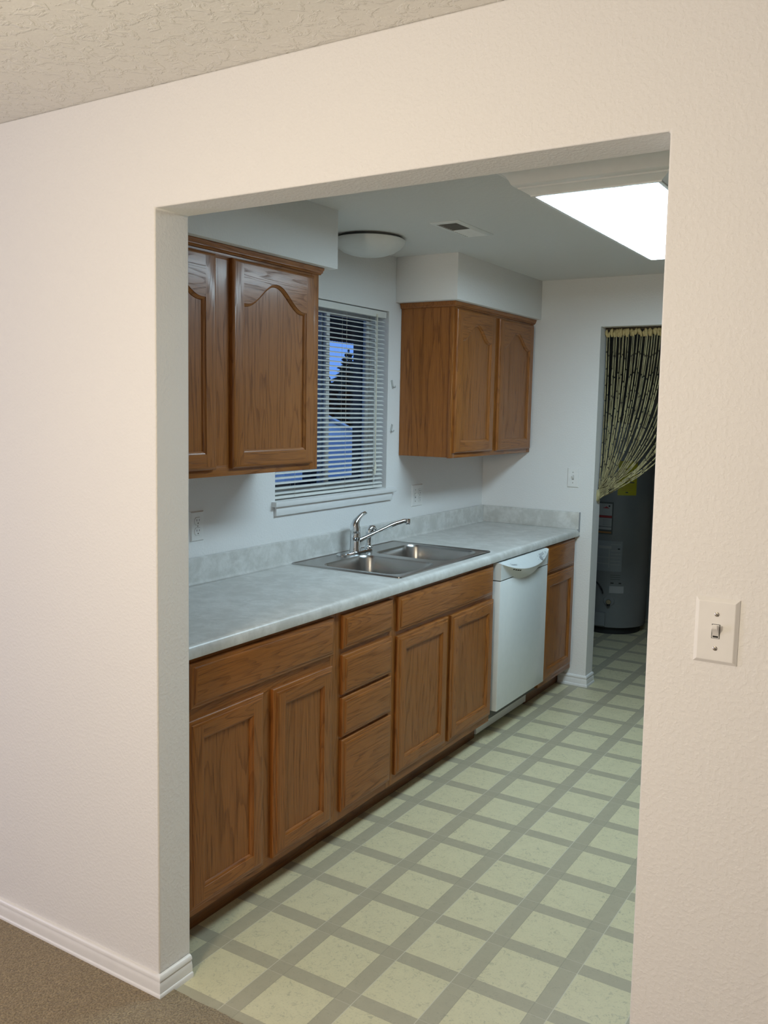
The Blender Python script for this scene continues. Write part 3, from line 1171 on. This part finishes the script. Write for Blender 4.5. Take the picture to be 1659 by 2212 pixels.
def toggle(parent, P, u, v, d, scale=1.0):
    m = MB()
    w, h = 0.0125 * scale / 2 * 1.0, 0.0255 / 2
    q = [P(u - w, v - h, d + 0.0003), P(u + w, v - h, d + 0.0003), P(u + w, v + h, d + 0.0003), P(u - w, v + h, d + 0.0003)]
    m.face(q, 'dark_line')
    w2, h2 = w * 0.82, h * 0.93
    m.face([P(u - w2, v - h2, d + 0.0006), P(u + w2, v - h2, d + 0.0006), P(u + w2, v + h2, d + 0.0006), P(u - w2, v + h2, d + 0.0006)], 'white_plastic')
    # slot below the lever
    m.face([P(u - w2 * .8, v - h * .85, d + 0.0009), P(u + w2 * .8, v - h * .85, d + 0.0009), P(u + w2 * .8, v - h * .55, d + 0.0009), P(u - w2 * .8, v - h * .55, d + 0.0009)], 'dark_slot')
    fr = m.build('toggle_frame', parent)
    m = MB()
    tw = 0.0095 / 2 * scale
    L = []
    for n, vc, hh, k in ((0.0, -0.0015, 0.0078, 1.0), (0.004, 0.0035, 0.0055, 0.98), (0.009, 0.0075, 0.0042, 0.92), (0.0125, 0.0098, 0.0036, 0.86), (0.0132, 0.0102, 0.0028, 0.7)):
        L.append([P(u - tw * k, v + vc - hh, d + n), P(u + tw * k, v + vc - hh, d + n), P(u + tw * k, v + vc + hh, d + n), P(u - tw * k, v + vc + hh, d + n)])
    m.loft(L, 'white_plastic', cap1=True)
    m.build('toggle', fr)


def receptacle(parent, P, u, v, d):
    m = MB()
    pts = []
    r = 0.0172
    for i in range(40):
        a = 2 * PI * i / 40
        x, y = r * math.cos(a), r * math.sin(a)
        y = max(-0.0142, min(0.0142, y))
        pts.append((x, y))
    L = [[P(u + x * k, v + y * k, d + n) for x, y in pts] for k, n in ((1.03, -0.0002), (1.0, 0.0016), (0.96, 0.0022))]
    m.loft(L, 'white_plastic', cap1=True)
    m.loft([[P(u + x * 1.045, v + y * 1.05, d + 0.0002) for x, y in pts], [P(u + x * 1.0, v + y * 1.0, d + 0.0003) for x, y in pts]], 'dark_line')
    rc = m.build('receptacle', parent)
    m = MB()
    for uu, hh in ((-0.0063, 0.0042), (0.0063, 0.0034)):
        m.face([P(u + uu - 0.0011, v + 0.004 - hh, d + 0.0024), P(u + uu + 0.0011, v + 0.004 - hh, d + 0.0024), P(u + uu + 0.0011, v + 0.004 + hh, d + 0.0024), P(u + uu - 0.0011, v + 0.004 + hh, d + 0.0024)], 'dark_slot')
    m.face([P(u + 0.0024 * math.cos(2 * PI * i / 14), v - 0.0075 + 0.0026 * math.sin(2 * PI * i / 14), d + 0.0024) for i in range(14)], 'dark_slot')
    m.build('socket_slot', rc)


def on_y(xc, zc, y, sgn=-1):
    return lambda u, v, n: (xc + u, y + sgn * n, zc + v)


def on_x(yc, zc, x):
    return lambda u, v, n: (x + n, yc + u, zc + v)


sw = thing('light_switch', (1.361, 0, 1.209), 'white single toggle light switch on the cream wall right of the opening', 'light switch')
P = on_y(1.361, 1.209, -0.0002)
m = MB()
plate_geo(m, 0.073, 0.1155, 0.0065, P)
m.build('switch_plate', sw, ang=12)
toggle(sw, P, 0.0, 0.0, 0.0065, 1.12)
screw(sw, P, 0.0005, 0.030, 0.0065, r=0.0040, ang=-48)
screw(sw, P, 0.0005, -0.030, 0.0065, r=0.0040, ang=-52)

sw = thing('light_switch', (-0.112, YF, 1.212), 'white single toggle light switch on the far wall above the worktop end', 'light switch')
P = on_y(-0.112, 1.212, YF - 0.0002)
m = MB()
plate_geo(m, 0.070, 0.114, 0.006, P, bev=0.005)
m.build('switch_plate', sw, ang=12)
toggle(sw, P, 0, 0, 0.006)
screw(sw, P, 0, 0.030, 0.006)
screw(sw, P, 0, -0.030, 0.006)

ou = thing('wall_outlet', (XW, 0.857, 1.132), 'white duplex outlet on the wall under the near wall cabinet', 'outlet')
P = on_x(0.857, 1.132, XW + 0.0002)
m = MB()
plate_geo(m, 0.070, 0.114, 0.006, P, bev=0.005)
m.build('outlet_plate', ou, ang=12)
for v_ in (0.0195, -0.0195):
    receptacle(ou, P, 0, v_, 0.006)
screw(ou, P, 0, 0, 0.006, r=0.0028)

ou = thing('wall_outlet', (XW, 2.514, 1.130), 'white double plate with a switch and an outlet under the far wall cabinet', 'outlet')
P = on_x(2.514, 1.130, XW + 0.0002)
m = MB()
plate_geo(m, 0.114, 0.116, 0.006, P, bev=0.005)
m.build('outlet_plate', ou, ang=12)
toggle(ou, P, -0.023, 0, 0.006)
for v_ in (0.030, -0.030):
    screw(ou, P, -0.023, v_, 0.006)
for v_ in (0.0195, -0.0195):
    receptacle(ou, P, 0.023, v_, 0.006)
screw(ou, P, 0.023, 0, 0.006, r=0.0028)

# small clear hooks beside the window
for z, lab, tw in ((1.706, 'upper small clear wall hook right of the window', 0.35), (1.487, 'lower small clear wall hook right of the window', -0.3)):
    h = thing('wall_hook', (XW, 2.243, z), lab, 'hook', 'small hooks beside the window')
    m = MB()
    c, s_ = math.cos(tw), math.sin(tw)

    def Q(u, v, n):
        return (XW + n, 2.243 + u * c - v * s_, z + u * s_ + v * c)
    m.loft([[Q(a * 0.007, b * 0.02, n) for a, b in ((-1, -1), (1, -1), (1, 1), (-1, 1))] for n in (0.0, 0.003)], 'hook_plastic', True, True, True)
    m.build('back_plate', h)
    m = MB()
    m.tube([Q(0, -0.006, 0.002), Q(0, -0.014, 0.007), Q(0, -0.019, 0.012), Q(0, -0.016, 0.017), Q(0, -0.009, 0.018)], 0.0028, 'hook_plastic', 10)
    m.build('hook_arm', h)

# ------------------------------------------------------------------ ceiling light with moulded surround
LX0, LX1, LY0, LY1, LZ = 0.520, 0.918, 1.098, 2.418, 2.250
cl = thing('ceiling_light', ((LX0 + LX1) / 2, (LY0 + LY1) / 2, HK), 'lit fluorescent ceiling light with white crown moulded surround', 'ceiling light')
FP = [(-0.100, HK - 0.0005), (-0.100, HK - 0.006), (-0.090, HK - 0.008), (-0.076, HK - 0.013), (-0.064, HK - 0.022), (-0.056, HK - 0.034), (-0.051, HK - 0.045), (-0.044, HK - 0.050), (-0.036, HK - 0.052), (-0.034, HK - 0.056), (-0.028, HK - 0.058), (-0.014, HK - 0.066), (-0.005, HK - 0.0715), (-0.004, LZ + 0.0005), (0.008, LZ + 0.0005), (0.008, LZ + 0.010)]
m = MB()
m.loft([[(LX0 + i, LY0 + i, z), (LX1 - i, LY0 + i, z), (LX1 - i, LY1 - i, z), (LX0 + i, LY1 - i, z)] for i, z in FP], 'trim_paint')
m.build('surround', cl, ang=25)
m = MB()
ch = 0.012
def oct_(i, z):
    a, b, c, d = LX0 + i, LX1 - i, LY0 + i, LY1 - i
    return [(a + ch, c, z), (b - ch, c, z), (b, c + ch, z), (b, d - ch, z), (b - ch, d, z), (a + ch, d, z), (a, d - ch, z), (a, c + ch, z)]
m.loft([oct_(0.0085, LZ + 0.008), oct_(0.0085, LZ + 0.002), oct_(0.012, LZ - 0.001)], 'lit_lens', cap1=True)
m.build('lens', cl)

# round unlit ceiling fixture above the window
rf = thing('round_ceiling_light', (-0.525, 1.77, HK), 'unlit round white ceiling light above the sink window', 'ceiling light')
m = MB()
m.lathe([(0.14, 0), (0.14, -0.010), (0.12, -0.012)], (-0.525, 1.77, HK - 0.0003), 'dark_line', 48)
m.build('ceiling_pan', rf)
m = MB()
m.lathe([(0.150, -0.011), (0.1555, -0.012), (0.158, -0.015), (0.158, -0.020), (0.154, -0.030), (0.140, -0.046), (0.115, -0.062), (0.08, -0.074), (0.04, -0.081), (0.0, -0.083)], (-0.525, 1.77, HK), 'white_metal', 64)
m.build('shade', rf)

# ceiling register
vt = thing('ceiling_vent', (-0.078, 1.79, HK), 'small white two-way ceiling register with one dark louver bank', 'vent')
VX0, VX1, VY0, VY1 = -0.142, -0.012, 1.622, 1.945
m = MB()
L = []
for i, z in ((0, HK - 0.0003), (0, HK - 0.0015), (0.006, HK - 0.006), (0.020, HK - 0.007), (0.022, HK - 0.001)):
    L.append([(VX0 + i, VY0 + i, z), (VX1 - i, VY0 + i, z), (VX1 - i, VY1 - i, z), (VX0 + i, VY1 - i, z)])
m.loft(L, 'white_metal')
m.build('vent_frame', vt)
m = MB()
m.face([(VX0 + 0.02, VY0 + 0.02, HK - 0.0006), (VX1 - 0.02, VY0 + 0.02, HK - 0.0006), (VX1 - 0.02, VY1 - 0.02, HK - 0.0006), (VX0 + 0.02, VY1 - 0.02, HK - 0.0006)], 'vent_dark')
m.build('duct_opening', vt)
ymid = VY0 + 0.155
k = 0
ns = 16
for i in range(ns):
    y = VY0 + 0.026 + (VY1 - VY0 - 0.052) * i / (ns - 1)
    d = -1 if y < ymid else 1
    m = MB()
    a0 = (y - d * 0.0035, HK - 0.0012)
    a1 = (y + d * 0.0045, HK - 0.0065)
    m.loft([[(x, a0[0], a0[1]), (x, a1[0], a1[1]), (x, a1[0] + 0.0009, a1[1] + 0.0004), (x, a0[0] + 0.0009, a0[1] + 0.0004)] for x in (VX0 + 0.021, VX1 - 0.021)], 'white_metal', True, True, True)
    m.build('louver', vt)

# ------------------------------------------------------------------ bamboo bead curtain in the far doorway
m = MB()
cy = YF + 0.085
rod_z = DZ - 0.020
m.tube([(DX0 + 0.002, cy, rod_z + 0.012), (DX1 - 0.002, cy, rod_z + 0.012)], 0.008, 'bamboo_knot', 10)
# gathered raffia heading
for i in range(44):
    x = DX0 + 0.012 + (DX1 - DX0 - 0.024) * (i + R_.uniform(-.3, .3)) / 43
    for j in range(2):
        r = R_.uniform(0.008, 0.013)
        z = rod_z - 0.010 + R_.uniform(-0.010, 0.008)
        y = cy - 0.008 + R_.uniform(-0.006, 0.008)
        a = R_.uniform(0, PI)
        m.tube([(x - 0.004 * math.cos(a), y, z + 0.016), (x, y - 0.006, z + 0.004), (x + 0.004 * math.cos(a), y, z - 0.014)], [r * 0.45, r, r * 0.55], 'raffia', 7)
TIE = Vector((DX0 + 0.012, cy - 0.02, 1.115))
NSTR = 43
for i in range(NSTR):
    u = (i + R_.uniform(-0.35, 0.35)) / (NSTR - 1)
    u = min(1, max(0, u))
    x0 = DX0 + 0.010 + (DX1 - DX0 - 0.02) * u
    y0 = cy + R_.uniform(-0.016, 0.016)
    p0 = Vector((x0, y0, rod_z - 0.018))
    # hanging, then swept towards the tie: quadratic curve
    p2 = TIE + Vector((R_.uniform(-0.006, 0.010), R_.uniform(-0.012, 0.012), R_.uniform(-0.02, 0.04)))
    p1 = Vector((DX0 + 0.012 + (x0 - DX0) * R_.uniform(0.80, 0.90), cy, 1.44 - 0.12 * u + R_.uniform(-0.05, 0.05)))
    L = (p2 - p0).length * 1.04
    nb = max(4, int(L / R_.choice((0.075, 0.085, 0.095))))
    off = R_.uniform(0, 0.03)
    rad = R_.uniform(0.0026, 0.0040)

    def B(s):
        s = min(1, max(0, s))
        return p0 * (1 - s) ** 2 + p1 * 2 * s * (1 - s) + p2 * s * s
    for k in range(nb):
        s0, s1 = (k + off) / nb, (k + 0.93 + off) / nb
        if s0 > 1:
            break
        a, mm, b = B(s0), B((s0 + s1) / 2), B(min(1, s1))
        m.tube([a, a.lerp(mm, .15), mm, b.lerp(mm, .15), b], [rad * 0.75, rad, rad * 1.02, rad, rad * 0.75], 'bamboo', 6)
        if k % 2 == 0 and s1 < 0.98:
            c = B(s1 + 0.004)
            dd = (b - a).normalized() * 0.004
            m.tube([c - dd, c, c + dd], [rad * 0.9, rad * 1.45, rad * 0.9], 'bamboo_knot', 6)
# binding at the tie-back
m.tube([TIE + Vector((-0.010, 0, 0.03)), TIE + Vector((-0.004, -0.002, 0.0)), TIE + Vector((-0.010, 0, -0.035))], [0.012, 0.017, 0.010], 'bamboo', 10)
o = m.build('bamboo_curtain', ang=75)
tag(o, 'bamboo bead curtain tied back to the left side of the far doorway', 'curtain', None, 'stuff')

# ------------------------------------------------------------------ water heater
HX, HY, HR = -0.33, 4.83, 0.25
wh = thing('water_heater', (HX, HY, 0), 'tall grey water heater with labels standing in the dark utility room', 'water heater')
m = MB()
m.lathe([(0.0, 0.052), (HR - 0.012, 0.052), (HR - 0.002, 0.055), (HR, 0.06), (HR, 1.50), (HR - 0.006, 1.515), (HR - 0.02, 1.525), (0.0, 1.54)], (HX, HY, 0), 'heater_grey', 64)
m.build('tank', wh)
m = MB()
m.lathe([(0.20, 0.0), (0.215, 0.0), (0.215, 0.053), (0.0, 0.053)], (HX, HY, 0), 'heater_dark', 40)
m.build('base_ring', wh)


def patch(name, a0, a1, z0, z1, mat, parent=None, dr=0.001):
    m = MB()
    n = 8
    rows = []
    for z in (z0, z1):
        rows.append([(HX + (HR + dr) * math.cos(math.radians(a0 + (a1 - a0) * i / n)), HY + (HR + dr) * math.sin(math.radians(a0 + (a1 - a0) * i / n)), z) for i in range(n + 1)])
    inner = [[(HX + (HR - 0.0005) * math.cos(math.radians(a0 + (a1 - a0) * i / n)), HY + (HR - 0.0005) * math.sin(math.radians(a0 + (a1 - a0) * i / n)), z) for i in range(n + 1)] for z in (z0, z1)]
    m.loft(rows, mat, closed=False)
    m.loft([rows[0], inner[0]], mat, closed=False)
    m.loft([rows[1], inner[1]], mat, closed=False)
    return m.build(name, parent or wh)


lb = patch('energy_label', -70.5, -39.5, 1.009, 1.25, 'label_yellow')
lb['label'] = 'yellow energy label'
for z in (1.096, 1.099):
    patch('label_line', -66, -44, z, z + 0.003, 'dark_line', lb, 0.0016)
for z in (1.075, 1.06, 1.045):
    patch('label_line', -64, -46, z, z + 0.002, 'label_orange', lb, 0.0016)
patch('label_line', -58, -54, 1.026, 1.034, 'dark_line', lb, 0.0016)
lb = patch('warning_label', -112, -75.6, 0.727, 0.957, 'dark_line')
lb['label'] = 'white and red warning label'
patch('label_field', -111, -77.6, 0.862, 0.946, 'label_white', lb, 0.0016)
patch('label_stripe', -111, -77.6, 0.846, 0.860, 'label_red', lb, 0.0016)
patch('label_field', -111, -77.6, 0.783, 0.843, 'label_white', lb, 0.0016)
patch('label_field', -111, -77.6, 0.760, 0.779, 'label_white', lb, 0.0016)
patch('label_stripe', -111, -77.6, 0.735, 0.747, 'label_orange', lb, 0.0016)
for i, z in enumerate((0.830, 0.820, 0.810, 0.800, 0.792)):
    patch('label_line', -92, -79, z, z + 0.0025, 'heater_grey', lb, 0.0021)
for a0, a1, z0, z1 in ((-92, -82.5, 0.912, 0.917), (-89, -84.5, 0.917, 0.922), (-87.5, -86, 0.922, 0.927)):
    patch('label_figure', a0, a1, z0, z1, 'label_red', lb, 0.0021)
patch('label_figure', -83.5, -81, 0.924, 0.934, 'dark_slot', lb, 0.0021)
lb = patch('instruction_label', -112, -58.7, 0.463, 0.680, 'label_grey')
for z in (0.655, 0.61, 0.585, 0.56, 0.535, 0.51):
    patch('label_line', -77, -61, z, z + 0.004, 'label_white', lb, 0.0016)
for z in (0.56, 0.515):
    patch('label_line', -98, -80, z, z + 0.004, 'label_white', lb, 0.0016)
patch('label_field', -97, -76, 0.625, 0.645, 'label_white', lb, 0.0016)
patch('label_line', -79.5, -78.5, 0.49, 0.62, 'label_white', lb, 0.0016)
patch('label_line', -66, -62.5, 0.622, 0.630, 'dark_slot', lb, 0.0021)
patch('small_label', -76.5, -53.5, 0.307, 0.357, 'label_white')
for z in (0.405, 0.42, 0.435):
    patch('printed_mark', -76, -60, z, z + 0.003, 'dark_line')
patch('printed_mark', -75, -70, 0.375, 0.383, 'dark_slot')
patch('printed_mark', -62, -58, 0.375, 0.383, 'dark_slot')
# drain valve
va = math.radians(-76.3)
vd = Vector((math.cos(va), math.sin(va), 0))
vc = Vector((HX, HY, 0.249)) + vd * HR
m = MB()
m.tube([vc - vd * 0.001, vc + vd * 0.004], [0.040, 0.036], 'heater_grey', 24)
vv_ = m.build('valve_flange', wh)
m = MB()
m.tube([vc + vd * 0.003, vc + vd * 0.03], [0.012, 0.012], 'brass', 14)
m.tube([vc + vd * 0.03, vc + vd * 0.036, vc + vd * 0.044], [0.016, 0.018, 0.016], 'brass', 14)
m.tube([vc + vd * 0.022, vc + vd * 0.024 + Vector((0, 0, -0.02)), vc + vd * 0.026 + Vector((0, 0, -0.034))], [0.010, 0.010, 0.011], 'heater_dark', 12)
m.build('drain_valve', vv_)
# burner access cover
m = MB()
n = 8
a0, a1 = -118, -80.8
L = []
for dr, ins in ((0.0, 0), (0.018, 0), (0.022, 0.004)):
    lp = []
    for z in (0.064 + ins, 0.164 - ins):
        rr = range(n + 1) if z < 0.1 else range(n, -1, -1)
        for i in rr:
            a = math.radians(a0 + (a1 - a0) * i / n)
            lp.append((HX + (HR + dr) * math.cos(a), HY + (HR + dr) * math.sin(a), z))
    L.append(lp)
m.loft(L, 'heater_grey')
rows = []
for z in (0.068, 0.160):
    rows.append([(HX + (HR + 0.022) * math.cos(math.radians(a0 + (a1 - a0) * i / n)), HY + (HR + 0.022) * math.sin(math.radians(a0 + (a1 - a0) * i / n)), z) for i in range(n + 1)])
m.loft(rows, 'heater_grey', closed=False)
m.build('burner_cover', wh)
# gas line on the side of the tank
m = MB()
pts = []
for i in range(9):
    a = math.radians(-102 + 16 * math.sin(i / 8 * PI * 0.5))
    pts.append((HX + (HR + 0.012) * math.cos(a), HY + (HR + 0.012) * math.sin(a), 0.40 - 0.10 * i / 8))
m.tube(pts, 0.005, 'heater_dark', 8)
m.build('gas_line', wh)

# red canister behind the jamb edge
rc = thing('red_canister', (0.085, 4.72, 0), 'dark red canister on the utility room floor right of the water heater', 'canister')
m = MB()
m.lathe([(0.0, 0.0), (0.084, 0.0), (0.09, 0.006), (0.09, 0.30), (0.086, 0.325), (0.07, 0.35), (0.03, 0.365), (0.0, 0.366)], (0.085, 4.72, 0), 'red_enamel', 36)
m.build('shell', rc)
m = MB()
m.lathe([(0.026, 0.364), (0.026, 0.385), (0.022, 0.39), (0.0, 0.39)], (0.085, 4.72, 0), 'heater_dark', 20, caps=False)
m.build('cap', rc)

# ------------------------------------------------------------------ outdoors at dusk
m = MB()
m.box(-45, X2 - 0.02, 0.14, 55, -0.55, -0.45, 'gravel')
o = m.build('ground')
tag(o, 'dark gravel ground outside the window', 'ground', None, 'structure')
# covered porch outside the window
pc = thing('porch_cover', (-1.7, 4, -0.45), 'dark covered porch framing the view outside the window', 'porch')
m = MB()
# corrugated roof edge
pts = []
for i in range(600):
    y = 0.14 + 10.86 * i / 599
    pts.append((y, 2.118 + 0.010 * (i % 2)))
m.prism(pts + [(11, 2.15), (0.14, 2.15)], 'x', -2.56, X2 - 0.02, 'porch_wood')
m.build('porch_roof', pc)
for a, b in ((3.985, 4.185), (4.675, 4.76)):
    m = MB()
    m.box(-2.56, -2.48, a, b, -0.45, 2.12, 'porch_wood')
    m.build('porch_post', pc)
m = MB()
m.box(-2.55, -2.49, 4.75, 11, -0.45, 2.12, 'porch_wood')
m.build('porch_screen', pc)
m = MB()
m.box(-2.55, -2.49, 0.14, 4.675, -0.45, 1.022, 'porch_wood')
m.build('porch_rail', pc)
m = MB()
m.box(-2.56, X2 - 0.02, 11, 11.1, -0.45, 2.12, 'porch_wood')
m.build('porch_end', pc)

# neighbouring house: gable end facing the window
nh = thing('neighbour_house', (-14, 17.4, -0.45), 'pale neighbouring house with a sloping eave seen through the blind', 'house')
m = MB()
# wall plane at x = -12, gable slopes down towards +y
m.prism([(8, -0.45), (21, -0.45), (21, 0.19), (17.44, 1.29), (8, 3.0)], 'x', -20, -12.02, 'grey_siding')
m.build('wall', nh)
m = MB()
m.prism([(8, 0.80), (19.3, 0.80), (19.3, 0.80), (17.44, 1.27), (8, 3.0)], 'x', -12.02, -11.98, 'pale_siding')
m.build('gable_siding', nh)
m = MB()
def slope(y):
    return 1.31 - (y - 17.44) * (1.31 - 0.90) / (18.8 - 17.44)
m.prism([(8, 4.16), (22, slope(22)), (22, slope(22) + 0.05), (8, 4.21)], 'x', -20, -11.8, 'pale_siding')
m.build('roof_edge', nh)
# bright pale shed in the lower left of the view
sh = thing('garden_shed', (-6.2, 6.8, -0.45), 'small pale shed low in the view behind the porch rail', 'shed')
m = MB()
m.box(-7.4, -6.0, 5.6, 8.12, -0.45, 1.35, 'pale_siding')
m.build('wall', sh)
m = MB()
m.prism([(-7.5, 1.35), (-5.9, 1.35), (-6.7, 1.62)], 'y', 5.5, 8.2, 'shingle')
m.build('roof', sh)


def conifer(x, y, h, r, label, seed, z0=-0.45):
    rr = random.Random(seed)
    t = thing('conifer_tree', (x, y, z0), label, 'tree', 'dark conifers outdoors')
    m = MB()
    m.tube([(x, y, z0), (x, y, z0 + h * 0.97)], [0.16 * h / 6, 0.02], 'bark', 8)
    m.build('trunk', t)
    m = MB()
    tiers = 26
    for i in range(tiers):
        u = i / (tiers - 1)
        z = z0 + h * (0.10 + 0.90 * u)
        rad = r * (1 - u) ** 0.85 + 0.05
        nb = 11
        for k in range(nb):
            a = 2 * PI * (k + rr.random()) / nb
            l = rad * rr.uniform(0.6, 1.15)
            d = Vector((math.cos(a), math.sin(a), -0.25))
            p = Vector((x, y, z))
            e = p + d * l
            sd = Vector((-math.sin(a), math.cos(a), 0)) * l * 0.22
            mid = p.lerp(e, 0.55)
            m.face([p, mid + sd, e, mid - sd], 'needles')
            m.face([p + Vector((0, 0, 0.05)), mid + Vector((0, 0, 0.10)), e + Vector((0, 0, 0.03)), mid + Vector((0, 0, -0.12))], 'needles')
    m.build('crown', t, recalc=False)
    return t


conifer(-22, 33.1, 4.69, 2.5, 'tall dark conifer standing against the blue dusk sky', 3)
conifer(-32, 45.5, 4.1, 1.7, 'lower dark conifer left of the tall one in the window view', 5)
# dark hedge closing the horizon
hg = MB()
rr = random.Random(12)
pts = [(y, 2.0 + 0.5 * rr.random()) for y in [10 + i * 0.55 for i in range(75)]]
hg.prism([(10, -0.45)] + pts + [(pts[-1][0], -0.45)], 'x', -28.2, -27.4, 'needles')
o = hg.build('hedge')
tag(o, 'long dark hedge across the horizon outside', 'hedge')
